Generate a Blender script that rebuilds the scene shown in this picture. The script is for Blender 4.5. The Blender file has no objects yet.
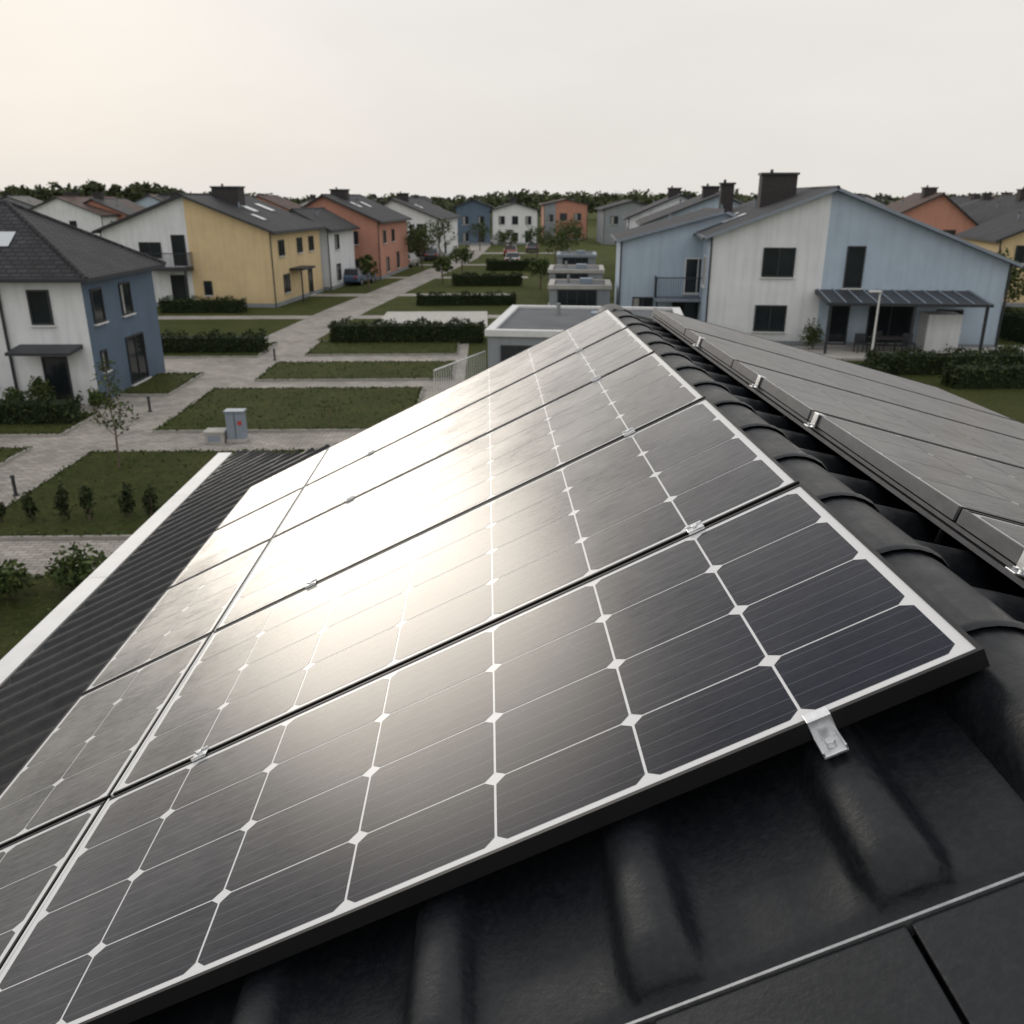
import bpy, math, random
import numpy as np
from mathutils import Vector, Matrix
random.seed(7); rng=np.random.default_rng(7)
C=bpy.context.scene.collection
scn=bpy.context.scene
CZ=7.3
# ---------------------------------------------------------------- materials
def mat(name,col,rough=.6,metal=0,var=.0,scale=5,bump=0,bscale=30,ior=1.45,coat=0,coatr=.1,spec=None,vec=None,streak=0):
    m=bpy.data.materials.new(name); m.use_nodes=True
    nt=m.node_tree; b=nt.nodes['Principled BSDF']
    b.inputs['Base Color'].default_value=(*col,1); b.inputs['Roughness'].default_value=rough
    b.inputs['Metallic'].default_value=metal; b.inputs['IOR'].default_value=ior
    b.inputs['Coat Weight'].default_value=coat; b.inputs['Coat Roughness'].default_value=coatr
    if spec is not None: b.inputs['Specular IOR Level'].default_value=spec
    if var>0 or bump>0:
        tc=nt.nodes.new('ShaderNodeTexCoord')
        mp=nt.nodes.new('ShaderNodeMapping'); nt.links.new(tc.outputs['Object'],mp.inputs['Vector'])
        if vec: mp.inputs['Scale'].default_value=vec
    if var>0:
        n=nt.nodes.new('ShaderNodeTexNoise'); n.inputs['Scale'].default_value=scale; n.inputs['Detail'].default_value=6
        n.inputs['Roughness'].default_value=.65
        nt.links.new(mp.outputs[0],n.inputs['Vector'])
        r=nt.nodes.new('ShaderNodeMapRange'); r.inputs['From Min'].default_value=.3; r.inputs['From Max'].default_value=.7
        r.inputs['To Min'].default_value=1-var; r.inputs['To Max'].default_value=1+var*.6
        nt.links.new(n.outputs[0],r.inputs['Value'])
        fac=r.outputs[0]
        if streak>0:
            m2=nt.nodes.new('ShaderNodeMapping'); m2.inputs['Scale'].default_value=(3,3,.22); nt.links.new(tc.outputs['Object'],m2.inputs['Vector'])
            n3=nt.nodes.new('ShaderNodeTexNoise'); n3.inputs['Scale'].default_value=1.3; n3.inputs['Detail'].default_value=5; nt.links.new(m2.outputs[0],n3.inputs['Vector'])
            r3=nt.nodes.new('ShaderNodeMapRange'); r3.inputs['From Min'].default_value=.45; r3.inputs['From Max'].default_value=.75; r3.inputs['To Min'].default_value=1; r3.inputs['To Max'].default_value=1-streak
            nt.links.new(n3.outputs[0],r3.inputs['Value'])
            sp=nt.nodes.new('ShaderNodeSeparateXYZ'); nt.links.new(tc.outputs['Object'],sp.inputs[0])
            r4=nt.nodes.new('ShaderNodeMapRange'); r4.inputs['From Min'].default_value=.1; r4.inputs['From Max'].default_value=1.1; r4.inputs['To Min'].default_value=1-streak; r4.inputs['To Max'].default_value=1
            nt.links.new(sp.outputs[2],r4.inputs['Value'])
            for o_ in (r3,r4):
                mm=nt.nodes.new('ShaderNodeMath'); mm.operation='MULTIPLY'; nt.links.new(fac,mm.inputs[0]); nt.links.new(o_.outputs[0],mm.inputs[1]); fac=mm.outputs[0]
        x=nt.nodes.new('ShaderNodeVectorMath'); x.operation='SCALE'; x.inputs[0].default_value=col
        nt.links.new(fac,x.inputs['Scale']); nt.links.new(x.outputs[0],b.inputs['Base Color'])
    if bump>0:
        n2=nt.nodes.new('ShaderNodeTexNoise'); n2.inputs['Scale'].default_value=bscale; n2.inputs['Detail'].default_value=4
        nt.links.new(mp.outputs[0],n2.inputs['Vector'])
        bp=nt.nodes.new('ShaderNodeBump'); bp.inputs['Strength'].default_value=bump; bp.inputs['Distance'].default_value=.02
        nt.links.new(n2.outputs[0],bp.inputs['Height']); nt.links.new(bp.outputs[0],b.inputs['Normal'])
    return m
M={}
def mk(k,*a,**kw): M[k]=mat(k,*a,**kw)
mk('stucco_white',(.76,.775,.785),.85,var=.09,scale=.8,streak=.14)
mk('stucco_blue',(.43,.52,.61),.85,var=.09,scale=.8,streak=.12)
mk('stucco_slate',(.11,.155,.215),.85,var=.10,scale=.8,streak=.12)
mk('stucco_yellow',(.70,.54,.31),.85,var=.09,scale=.8,streak=.12)
mk('stucco_orange',(.50,.25,.18),.85,var=.10,scale=.8,streak=.12)
mk('stucco_grey',(.28,.30,.32),.85,var=.10,scale=.8,streak=.12)
mk('trim_white',(.68,.68,.67),.5,var=.12,scale=3)
mk('trim_dark',(.03,.033,.038),.5)
mk('window_glass',(.02,.025,.03),.08,var=.4,scale=.6,ior=1.5)
mk('curtain',(.32,.32,.31),.8,var=.3,scale=3)
mk('pane_light',(.55,.58,.6),.15)
mk('brick_dark',(.045,.04,.04),.8,var=.3,scale=6)
mk('trunk_bark',(.12,.09,.065),.9,var=.3,scale=10)
mk('galvanised',(.36,.37,.38),.42,metal=.8,var=.25,scale=40)
mk('alu_clamp',(.75,.76,.77),.3,metal=.85,var=.15,scale=60)
mk('panel_frame_black',(.010,.010,.011),.45)
mk('frame_grey',(.11,.11,.115),.5,var=.3,scale=12,vec=(6,1,1))
mk('paint_grey',(.24,.28,.33),.5,var=.08,scale=3)
mk('concrete_light',(.42,.40,.37),.85,var=.18,scale=2)
mk('red_sticker',(.5,.05,.04),.5)
mk('gravel',(.48,.46,.42),.9,var=.3,scale=4)
mk('rubber',(.015,.015,.015),.7)
mk('kerb',(.33,.31,.28),.85,var=.2,scale=3)
mk('flat_roof',(.09,.10,.11),.7,var=.3,scale=.7)
for i,c in enumerate([(.055,.078,.022),(.034,.052,.016),(.09,.115,.035)]): mk('leaf_%d'%i,c,.7,spec=.2)
for i,c in enumerate([(.032,.046,.017),(.019,.029,.012),(.050,.064,.023)]): mk('hedge_%d'%i,c,.75,spec=.2)
for i,c in enumerate([(.075,.088,.048),(.055,.066,.036),(.10,.115,.055)]): mk('far_leaf_hazed_%d'%i,c,.9,spec=.1)  # distant foliage: lighter tones, aerial haze painted into the leaf colour
LEAF=[M['leaf_%d'%i] for i in range(3)]; HEDGE=[M['hedge_%d'%i] for i in range(3)]; FAR=[M['far_leaf_hazed_%d'%i] for i in range(3)]

def node_mat(name):
    m=bpy.data.materials.new(name); m.use_nodes=True; M[name]=m
    return m,m.node_tree,m.node_tree.nodes['Principled BSDF']
def N(nt,t,**kw):
    n=nt.nodes.new(t)
    for k,v in kw.items(): setattr(n,k,v)
    return n
def math_n(nt,op,a,b=None,c=None):
    n=N(nt,'ShaderNodeMath',operation=op)
    for i,x in enumerate((a,b,c)):
        if x is None: continue
        if isinstance(x,(int,float)): n.inputs[i].default_value=x
        else: nt.links.new(x,n.inputs[i])
    return n.outputs[0]
def mix_c(nt,f,a,b):
    n=N(nt,'ShaderNodeMix',data_type='RGBA')
    if isinstance(f,(int,float)): n.inputs[0].default_value=f
    else: nt.links.new(f,n.inputs[0])
    for i,x in ((6,a),(7,b)):
        if isinstance(x,tuple): n.inputs[i].default_value=(*x,1)
        else: nt.links.new(x,n.inputs[i])
    return n.outputs[2]
def noise(nt,vec,scale,detail=5,rough=.6,sc=None):
    if sc:
        mp=N(nt,'ShaderNodeMapping'); mp.inputs['Scale'].default_value=sc; nt.links.new(vec,mp.inputs['Vector']); vec=mp.outputs[0]
    n=N(nt,'ShaderNodeTexNoise'); n.inputs['Scale'].default_value=scale; n.inputs['Detail'].default_value=detail; n.inputs['Roughness'].default_value=rough
    nt.links.new(vec,n.inputs['Vector']); return n.outputs[0]
def mrange(nt,v,a,b,c,d):
    n=N(nt,'ShaderNodeMapRange'); nt.links.new(v,n.inputs['Value'])
    for k,x in zip(('From Min','From Max','To Min','To Max'),(a,b,c,d)): n.inputs[k].default_value=x
    return n.outputs[0]
# grass
m,nt,b=node_mat('grass_lawn')
tc=N(nt,'ShaderNodeTexCoord'); v=tc.outputs['Object']
n1=mrange(nt,noise(nt,v,.5,4),.38,.62,0,1); n2=mrange(nt,noise(nt,v,7,9,.82),.38,.62,0,1); n0=mrange(nt,noise(nt,v,1.8,6,.7),.4,.65,0,1)
c1=mix_c(nt,n1,(.042,.068,.013),(.110,.118,.034)); c2=mix_c(nt,n2,(.022,.036,.009),(.15,.17,.05)); c1=mix_c(nt,math_n(nt,'MULTIPLY',n0,.5),c1,(.12,.105,.045))
nt.links.new(mix_c(nt,.55,c1,c2),b.inputs['Base Color']); b.inputs['Roughness'].default_value=.9; b.inputs['Specular IOR Level'].default_value=.1
bp=N(nt,'ShaderNodeBump'); bp.inputs['Strength'].default_value=.9; bp.inputs['Distance'].default_value=.08; nt.links.new(n2,bp.inputs['Height']); nt.links.new(bp.outputs[0],b.inputs['Normal'])
# pavers
m,nt,b=node_mat('pavers')
tc=N(nt,'ShaderNodeTexCoord'); v=tc.outputs['Object']
br=N(nt,'ShaderNodeTexBrick'); br.inputs['Scale'].default_value=1.7; br.inputs['Mortar Size'].default_value=.018
br.inputs['Color1'].default_value=(.29,.265,.23,1); br.inputs['Color2'].default_value=(.42,.385,.34,1); br.inputs['Mortar'].default_value=(.13,.12,.10,1)
nt.links.new(v,br.inputs['Vector'])
st=mrange(nt,noise(nt,v,.6,7,.7),.35,.65,.68,1.12)
x=N(nt,'ShaderNodeVectorMath',operation='SCALE'); nt.links.new(br.outputs[0],x.inputs[0]); nt.links.new(st,x.inputs['Scale'])
nt.links.new(x.outputs[0],b.inputs['Base Color']); b.inputs['Roughness'].default_value=.85
def tile_mat(name,col):
    m,nt,b=node_mat(name); tc=N(nt,'ShaderNodeTexCoord'); v=tc.outputs['Object']
    br=N(nt,'ShaderNodeTexBrick'); br.inputs['Scale'].default_value=1.3; br.inputs['Mortar Size'].default_value=.035
    br.inputs['Color1'].default_value=(*col,1); br.inputs['Color2'].default_value=(col[0]*1.6,col[1]*1.6,col[2]*1.6,1); br.inputs['Mortar'].default_value=(col[0]*.35,col[1]*.35,col[2]*.35,1)
    nt.links.new(v,br.inputs['Vector'])
    st=mrange(nt,noise(nt,v,.9),.3,.7,.65,1.4)
    x=N(nt,'ShaderNodeVectorMath',operation='SCALE'); nt.links.new(br.outputs[0],x.inputs[0]); nt.links.new(st,x.inputs['Scale'])
    nt.links.new(x.outputs[0],b.inputs['Base Color']); b.inputs['Roughness'].default_value=.7; b.inputs['Specular IOR Level'].default_value=.3
tile_mat('roof_tiles_dark',(.028,.028,.031)); tile_mat('roof_tiles_brown',(.08,.048,.038))
# near metal roof
m,nt,b=node_mat('near_roof_metal')
tc=N(nt,'ShaderNodeTexCoord'); v=tc.outputs['Object']
a=mrange(nt,noise(nt,v,2.2,6,.65),.3,.7,0,1); d=mrange(nt,noise(nt,v,55,5,.7),.42,.75,0,1)
nt.links.new(mix_c(nt,d,mix_c(nt,a,(.0035,.005,.007),(.008,.010,.013)),(.016,.018,.021)),b.inputs['Base Color'])
nt.links.new(mrange(nt,noise(nt,v,7,6,.7),.3,.7,.30,.54),b.inputs['Roughness']); b.inputs['Specular IOR Level'].default_value=.34
bp=N(nt,'ShaderNodeBump'); bp.inputs['Strength'].default_value=.25; bp.inputs['Distance'].default_value=.004; nt.links.new(noise(nt,v,90,4),bp.inputs['Height']); nt.links.new(bp.outputs[0],b.inputs['Normal'])
# panel glass: diffuse base below an anti-reflective textured glass (low reflectance face-on, strong at grazing)
def glass_cover(nt,b,v,k,mx_,e=4.2):
    out=[n for n in nt.nodes if n.type=='OUTPUT_MATERIAL'][0]
    b.inputs['Specular IOR Level'].default_value=0; b.inputs['Roughness'].default_value=.9
    st=noise(nt,v,1,6,.7,sc=(14,160,20)); bl=noise(nt,v,3.0,5,.6)
    gl=N(nt,'ShaderNodeBsdfGlossy'); gl.inputs['Color'].default_value=(1,.98,.95,1)
    r=math_n(nt,'ADD',mrange(nt,st,.3,.7,.24,.36),mrange(nt,bl,.3,.7,-.02,.05)); nt.links.new(r,gl.inputs['Roughness'])
    bp=N(nt,'ShaderNodeBump'); bp.inputs['Strength'].default_value=.08; bp.inputs['Distance'].default_value=.002
    nt.links.new(st,bp.inputs['Height']); nt.links.new(bp.outputs[0],gl.inputs['Normal'])
    lw=N(nt,'ShaderNodeLayerWeight'); lw.inputs['Blend'].default_value=.5
    f=math_n(nt,'MULTIPLY',math_n(nt,'POWER',lw.outputs['Facing'],e),k)
    f=math_n(nt,'MULTIPLY',f,mrange(nt,st,.3,.7,.80,1.14))
    f=math_n(nt,'MULTIPLY',f,mrange(nt,bl,.3,.7,.90,1.08))
    f=math_n(nt,'MINIMUM',math_n(nt,'ADD',f,.004),mx_)
    mx=N(nt,'ShaderNodeMixShader'); nt.links.new(f,mx.inputs[0]); nt.links.new(b.outputs[0],mx.inputs[1]); nt.links.new(gl.outputs[0],mx.inputs[2])
    nt.links.new(mx.outputs[0],out.inputs['Surface'])
for sfx,kk,mm in (('',1.30,.76),('_east',.62,.36)):
    m,nt,b=node_mat('solar_cell'+sfx)
    tc=N(nt,'ShaderNodeTexCoord'); v=tc.outputs['Object']; uv=N(nt,'ShaderNodeUVMap'); sep=N(nt,'ShaderNodeSeparateXYZ'); nt.links.new(uv.outputs[0],sep.inputs[0])
    fr=math_n(nt,'FRACT',math_n(nt,'MULTIPLY',sep.outputs[1],5.0))
    ln=math_n(nt,'LESS_THAN',math_n(nt,'ABSOLUTE',math_n(nt,'SUBTRACT',fr,.5)),.020)
    dust=mrange(nt,noise(nt,v,1,7,.75,sc=(60,220,30)),.45,.75,0,1)
    base=mix_c(nt,mrange(nt,noise(nt,v,1.7,3),.3,.7,0,1),(.0065,.009,.018),(.012,.0155,.028))
    base=mix_c(nt,math_n(nt,'MULTIPLY',dust,.32),base,(.045,.050,.060))
    base=mix_c(nt,math_n(nt,'MULTIPLY',ln,.6),base,(.13,.14,.17))
    nt.links.new(base,b.inputs['Base Color']); glass_cover(nt,b,v,kk,mm)
    m,nt,b=node_mat('panel_backsheet'+sfx); tc=N(nt,'ShaderNodeTexCoord'); v=tc.outputs['Object']
    b.inputs['Base Color'].default_value=(.68,.68,.68,1) if not sfx else (.42,.42,.42,1); glass_cover(nt,b,v,kk,mm)

# ---------------------------------------------------------------- mesh builder
def empty(name,loc=(0,0,0),rot=0):
    e=bpy.data.objects.new(name,None); e.location=loc; e.rotation_euler=(0,0,rot); e.empty_display_size=.3; C.objects.link(e); return e
class MB:
    def __init__(s): s.v=[];s.f=[];s.m=[];s.mats=[];s.uv={}
    def mi(s,m):
        if m not in s.mats: s.mats.append(m)
        return s.mats.index(m)
    def poly(s,pts,m,uv=None):
        i=len(s.v); s.v+= [tuple(p) for p in pts]; s.f.append(tuple(range(i,i+len(pts)))); s.m.append(s.mi(m))
        if uv: s.uv[len(s.f)-1]=uv
    def hexa(s,p,m,mtop=None):
        i=len(s.v); s.v+=[tuple(q) for q in p]
        for k,f in enumerate([(0,3,2,1),(4,5,6,7),(0,1,5,4),(1,2,6,5),(2,3,7,6),(3,0,4,7)]):
            s.f.append(tuple(i+j for j in f)); s.m.append(s.mi(mtop if (mtop and k==1) else m))
    def box(s,x0,y0,z0,x1,y1,z1,m,T=None,mtop=None):
        p=[(x0,y0,z0),(x1,y0,z0),(x1,y1,z0),(x0,y1,z0),(x0,y0,z1),(x1,y0,z1),(x1,y1,z1),(x0,y1,z1)]
        if T is not None: p=[tuple(T@Vector(q)) for q in p]
        s.hexa(p,m,mtop)
    def tube(s,a,b,r0,r1,m,n=8,caps=True):
        a=Vector(a);b=Vector(b);d=(b-a).normalized(); u=d.orthogonal().normalized(); w=d.cross(u)
        i=len(s.v)
        for c,r in ((a,r0),(b,r1)):
            for k in range(n):
                t=2*math.pi*k/n; s.v.append(tuple(c+u*math.cos(t)*r+w*math.sin(t)*r))
        for k in range(n):
            s.f.append((i+k,i+(k+1)%n,i+n+(k+1)%n,i+n+k)); s.m.append(s.mi(m))
        if caps:
            s.f.append(tuple(i+k for k in range(n))[::-1]); s.m.append(s.mi(m))
            s.f.append(tuple(i+n+k for k in range(n))); s.m.append(s.mi(m))
    def build(s,name,parent=None,smooth=False,bevel=0,M4=None):
        me=bpy.data.meshes.new(name); me.from_pydata(s.v,[],s.f); 
        for m in s.mats: me.materials.append(m)
        me.polygons.foreach_set('material_index',s.m)
        if s.uv:
            l=me.uv_layers.new(name='UVMap')
            for fi,uv in s.uv.items():
                p=me.polygons[fi]
                for k,li in enumerate(p.loop_indices): l.data[li].uv=uv[k]
        if smooth: me.polygons.foreach_set('use_smooth',[True]*len(s.f))
        me.update()
        o=bpy.data.objects.new(name,me); C.objects.link(o)
        if parent: o.parent=parent
        if M4 is not None: o.matrix_local=M4
        if bevel:
            bv=o.modifiers.new('bevel','BEVEL'); bv.width=bevel; bv.segments=2; bv.limit_method='ANGLE'
        return o
def leafmesh(name,P,size,mats,parent=None,prob=(.4,.35,.25),flat=0):
    P=np.asarray(P,float); n=len(P)
    a=rng.normal(size=(n,3)); a/=np.linalg.norm(a,axis=1)[:,None]
    t=rng.normal(size=(n,3)); b=np.cross(a,t); b/=np.linalg.norm(b,axis=1)[:,None]
    s=(size*(.6+.8*rng.random(n)))[:,None]
    V=np.stack([P-a*s,P-b*s*.55,P+a*s,P+b*s*.55],1).reshape(-1,3)
    me=bpy.data.meshes.new(name); me.vertices.add(4*n); me.vertices.foreach_set('co',V.ravel())
    me.loops.add(4*n); me.loops.foreach_set('vertex_index',np.arange(4*n,dtype=np.int32))
    me.polygons.add(n); me.polygons.foreach_set('loop_start',np.arange(0,4*n,4,dtype=np.int32)); me.polygons.foreach_set('loop_total',np.full(n,4,dtype=np.int32))
    for m in mats: me.materials.append(m)
    me.polygons.foreach_set('material_index',rng.choice(len(mats),n,p=prob).astype(np.int32))
    me.update(calc_edges=True); me.validate()
    o=bpy.data.objects.new(name,me); C.objects.link(o)
    if parent: o.parent=parent
    return o
def blob_pts(c,r,n):
    d=rng.normal(size=(n,3)); d/=np.linalg.norm(d,axis=1)[:,None]
    rr=(rng.random(n)**.45)[:,None]
    return np.array(c)+d*rr*np.array(r)

# ---------------------------------------------------------------- near roof + panels
home=empty('solar_roof_house')
TH=.458; tn=math.tan(TH); TR=math.radians(15.3); tr=math.tan(TR)
RX=1.0; RZ=CZ-.88
def zl(X): return RZ-(RX-X)*tn
def zr(X): return RZ-(X-RX)*tr
EX=-2.98; EXR=4.7; YF=.35; YE=9.9
FARL=[(RX,6.86),(-1.2,7.05),(-1.8,7.75),(EX,YE)]
def xstart(yy):
    if yy<=FARL[0][1]: return RX
    for (xa,ya),(xb,yb) in zip(FARL[:-1],FARL[1:]):
        if yy<=yb: return xa+(xb-xa)*(yy-ya)/(yb-ya)
    return EX
rm=M['near_roof_metal']
def ribs(xa,xb,zf,y0,y1,side,per=.21,H=1.0):
    mb=MB(); ys=[];hs=[]
    y=y0
    prof=[(0,0),(.26,-.002),(.36,.008),(.44,.030),(.50,.042),(.60,.047),(.70,.042),(.76,.030),(.84,.008),(.92,0)]
    while y<y1:
        for a,h in prof:
            yy=y+a*per
            if yy<=y1: ys.append(yy);hs.append(h*H)
        y+=per
    # tile courses: small step down the slope every 0.35 m
    n=12
    rows=[]
    for yy,h in zip(ys,hs):
        xs=xstart(yy) if side<0 else xa
        row=[]
        for k in range(n):
            for j in (0,1):
                x=xa+(xb-xa)*(k+j*.985)/n
                if side<0: x=min(x,xs)
                row.append((x,yy,zf(x)+h+(.012*j if side>0 else .004*j)))
        rows.append(row)
    L=len(rows[0])
    for r in rows: mb.v+=r
    for k in range(len(rows)-1):
        for j in range(L-1):
            a0=k*L+j; f=(a0,a0+1,a0+L+1,a0+L); mb.f.append(f if side>0 else f[::-1]); mb.m.append(mb.mi(rm))
    return mb
ribs(RX,EX,zl,1.50,YE,-1).build('ribbed_sheet_west',home,smooth=True)
ribs(RX,EXR,zr,.4,6.95,1,.30,1.25).build('ribbed_sheet_east',home,smooth=True)
cs,sn=math.cos(TH),math.sin(TH)
def TL(s,y,n,X0=RX,Z0=RZ): return Vector((X0-s*cs-n*sn,y,Z0-s*sn+n*cs))
mb=MB()
mb.poly([TL(0,.98,-.03),TL(4.4,.98,-.03),TL(4.4,1.55,-.03),TL(0,1.55,-.03)],rm)
# curved pans + rolls (one continuous S profile) running along the verge
prof=[(-.5,-.004),(-.42,-.008),(-.30,-.006),(-.22,.0),(-.175,.006),(-.150,.018),(-.130,.036),(-.095,.053),(-.045,.060),(0,.062),(.045,.060),(.095,.053),(.130,.036),(.150,.018),(.175,.006),(.22,.0),(.30,-.006),(.42,-.008),(.5,-.004)]
SP=.425; k=0; s=.365-SP
rings_y=[(1.62,1.0,1.0,0),(1.125,1.08,1.08,0),(1.10,1.08,1.02,0),(1.068,1.02,.80,0),(1.048,.96,.35,-.002),(1.044,.94,.02,-.004),(1.003,1,.0,-.006)]
cols=[]
while s<4.3:
    for (a,h) in prof[:-1]: cols.append((s,a,h))
    s+=SP
base=len(mb.v)
for (y,wd,hh,dn) in rings_y:
    for (s0,a,h) in cols:
        aa=a*wd if abs(a)<.18 else a
        mb.v.append(tuple(TL(max(s0+aa*SP,-.02),y,(h*hh if h>0 else h)+dn+.002)))
n=len(cols)
for a in range(len(rings_y)-1):
    for k in range(n-1):
        mb.f.append((base+a*n+k,base+a*n+k+1,base+(a+1)*n+k+1,base+(a+1)*n+k)); mb.m.append(mb.mi(rm))
mb.build('verge_roll_tiles',home,smooth=True)
mb=MB()
def slab(s0,s1,y0,y1,n0,n1,m,b=mb):
    p=[TL(s1,y0,n0),TL(s0,y0,n0),TL(s0,y1,n0),TL(s1,y1,n0),TL(s1,y0,n1),TL(s0,y0,n1),TL(s0,y1,n1),TL(s1,y1,n1)]
    b.hexa(p,m)
s=-.02
while s<4.3:
    slab(s,s+.417,YF-.05,.998,-.02,.022,rm); s+=.425
mb.build('verge_flashing',home,bevel=.004)
mb2=MB(); slab(-.02,4.35,1.001,1.006,-.01,.026,M['galvanised'],mb2); mb2.build('verge_drip_edge',home)
# ridge caps
mb=MB(); y=.3
while y<6.8:
    y1=y+.43; n=14
    rings=[]
    for yy,r in ((y,.104),(y+.012,.108),(y+.03,.108),(y+.042,.100),(y1,.095)):
        rings.append([(RX+.01+math.sin(t)*r*1.3,yy,RZ-.022+math.cos(t)*r-max(0,abs(math.sin(t))-.8)*.1) for t in [(-.56+1.12*k/n)*math.pi for k in range(n+1)]])
    i=len(mb.v)
    for R in rings: mb.v+=R
    for a in range(4):
        for k in range(n):
            mb.f.append((i+a*(n+1)+k,i+a*(n+1)+k+1,i+(a+1)*(n+1)+k+1,i+(a+1)*(n+1)+k)); mb.m.append(mb.mi(rm))
    y+=.40
mb.build('ridge_caps',home,smooth=True,bevel=0)
# gutter / fascia
mb=MB(); 
ze=zl(EX); TWm=M['trim_white']
mb.box(EX-.24,YF,ze-.20,EX-.215,YE+.03,ze-.01,TWm); mb.box(EX-.04,YF,ze-.22,EX-.01,YE+.03,ze-.03,TWm)
mb.box(EX-.215,YF,ze-.20,EX-.04,YE+.03,ze-.17,TWm); 
y=YF
while y<YE:
    y1=min(y+2.0,YE+.03); mb.box(EX-.225,y,ze-.012,EX-.07,y1-.006,ze+.004,TWm); y+=2.0
mb.build('eave_gutter',home)
mb=MB()
W=M['stucco_white']
def wallprof(y):
    return [(EX+.35,y,0),(EXR-.4,y,0),(EXR-.4,y,zr(EXR-.4)-.12),(RX,y,RZ-.12),(EX+.35,y,zl(EX+.35)-.12)]
a=wallprof(.55); b_=wallprof(6.75)
mb.poly(a,W); mb.poly(b_[::-1],W)
for i in range(5):
    j=(i+1)%5; mb.poly([a[i],b_[i],b_[j],a[j]],W if i in(0,1,4) else M['trim_dark'])
mb.box(EX+.4,6.7,0,-2.1,8.2,zl(EX)+.0,W)
mb.build('walls',home)
mb=MB()
fe=[(x,y,zl(x)) for x,y in FARL]
for p,q in zip(fe[:-1],fe[1:]): mb.poly([(p[0],p[1],p[2]-.01),(p[0],p[1],p[2]-.2),(q[0],q[1],q[2]-.2),(q[0],q[1],q[2]-.01)],M['trim_dark'])
mb.poly([(x,y,z-.1) for x,y,z in fe]+[(EX,YF,zl(EX)-.1),(RX,YF,RZ-.1)],M['trim_dark'])
mb.build('soffit',home)
# solar panels
SL=[.028,.346,.671,1.007,1.36,1.728,2.08,2.387]
SL2=[2.455,2.79,3.112]
ROWS=[(0,1.0-.02,[.026,.235,.478,.722,.955]),(1.0,2.148-.02,None),(2.148,3.30-.02,None),(3.30,4.25-.02,None),(4.25,5.209,None)]
def panel(name,O,es,ey,en,s0,s1,sl,y0,y1,yl,sfx='',m0=None,m1=None):
    e=empty(name); flip=(es.cross(ey).dot(en)<0)
    def T(s,y,n): return O+es*s+ey*y+en*n
    def addbox(mb,a,b,c,d,n0,n1,m):
        p=[T(a,c,n0),T(b,c,n0),T(b,d,n0),T(a,d,n0),T(a,c,n1),T(b,c,n1),T(b,d,n1),T(a,d,n1)]
        if flip: p=[p[1],p[0],p[3],p[2],p[5],p[4],p[7],p[6]]
        mb.hexa(p,m)
    fm=M['panel_frame_black']; w=.009
    mb=MB(); addbox(mb,s0,s0+w,y0,y1,-.042,0,m0 or fm); addbox(mb,s1-w,s1,y0,y1,-.042,0,m1 or fm)
    addbox(mb,s0+w,s1-w,y0,y0+w,-.042,0,fm); addbox(mb,s0+w,s1-w,y1-w,y1,-.042,0,fm)
    mb.build('frame',e)
    mb=MB(); addbox(mb,s0+w,s1-w,y0+w,y1-w,-.010,-.003,M['panel_backsheet'+sfx]); mb.build('backsheet',e)
    mb=MB(); g=.0032 if not sfx else .0022; ch=.019 if not sfx else .012
    for i in range(len(sl)-1):
        for j in range(len(yl)-1):
            a,b=sl[i]+g,sl[i+1]-g; c,d=yl[j]+g*.8,yl[j+1]-g*.8
            q=[(a+ch*1.2,c),(b-ch*1.2,c),(b,c+ch),(b,d-ch),(b-ch*1.2,d),(a+ch*1.2,d),(a,d-ch),(a,c+ch)]
            uv=[((x-a)/(b-a),(y-c)/(d-c)) for x,y in q]
            pts=[T(x,y,-.0022) for x,y in q]
            if flip: pts=pts[::-1]; uv=uv[::-1]
            mb.poly(pts,M['solar_cell'+sfx],uv)
    mb.build('cells',e)
    return e
O=Vector((.909,1.378,CZ-.78)); es=Vector((-cs,0,-sn)); ey=Vector((0,1,0)); en=Vector((-sn,0,cs))
AL=M['trim_white']
for k,(y0,y1,yl) in enumerate(ROWS):
    if yl is None:
        h=y1-y0; yl=[y0+.026+(h-.052)*q/4 for q in range(5)]
    panel('solar_panel',O,es,ey,en,0,2.415,SL,y0,y1,yl,m1=AL)
    panel('solar_panel',O,es,ey,en,2.425,3.14,SL2,y0,y1,yl)
OR=Vector((1.29,0,CZ-.795)); esr=Vector((math.cos(TR),0,-math.sin(TR))); enr=Vector((math.sin(TR),0,math.cos(TR)))
yy=[-.1,1.04,2.19,3.34,4.49,5.64,6.79]
for a,b in zip(yy[:-1],yy[1:]):
    b2=b-.02
    panel('solar_panel',OR,esr,ey,enr,0,2.40,[.028+(2.344)*q/7 for q in range(8)],a,b2,[a+.026+(b2-a-.052)*q/4 for q in range(5)],'_east',m0=M['frame_grey'])
mr=MB()
def LT(s,y,n): return O+es*s+ey*y+en*n
def RT_(s,y,n): return OR+esr*s+ey*y+enr*n
for s in (.32,1.95,2.75):
    p=[LT(s+.02,-.0,-.085),LT(s-.02,-.0,-.085),LT(s-.02,5.2,-.085),LT(s+.02,5.2,-.085),LT(s+.02,-.0,-.045),LT(s-.02,-.0,-.045),LT(s-.02,5.2,-.045),LT(s+.02,5.2,-.045)]
    mr.hexa(p,M['panel_frame_black'])
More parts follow.
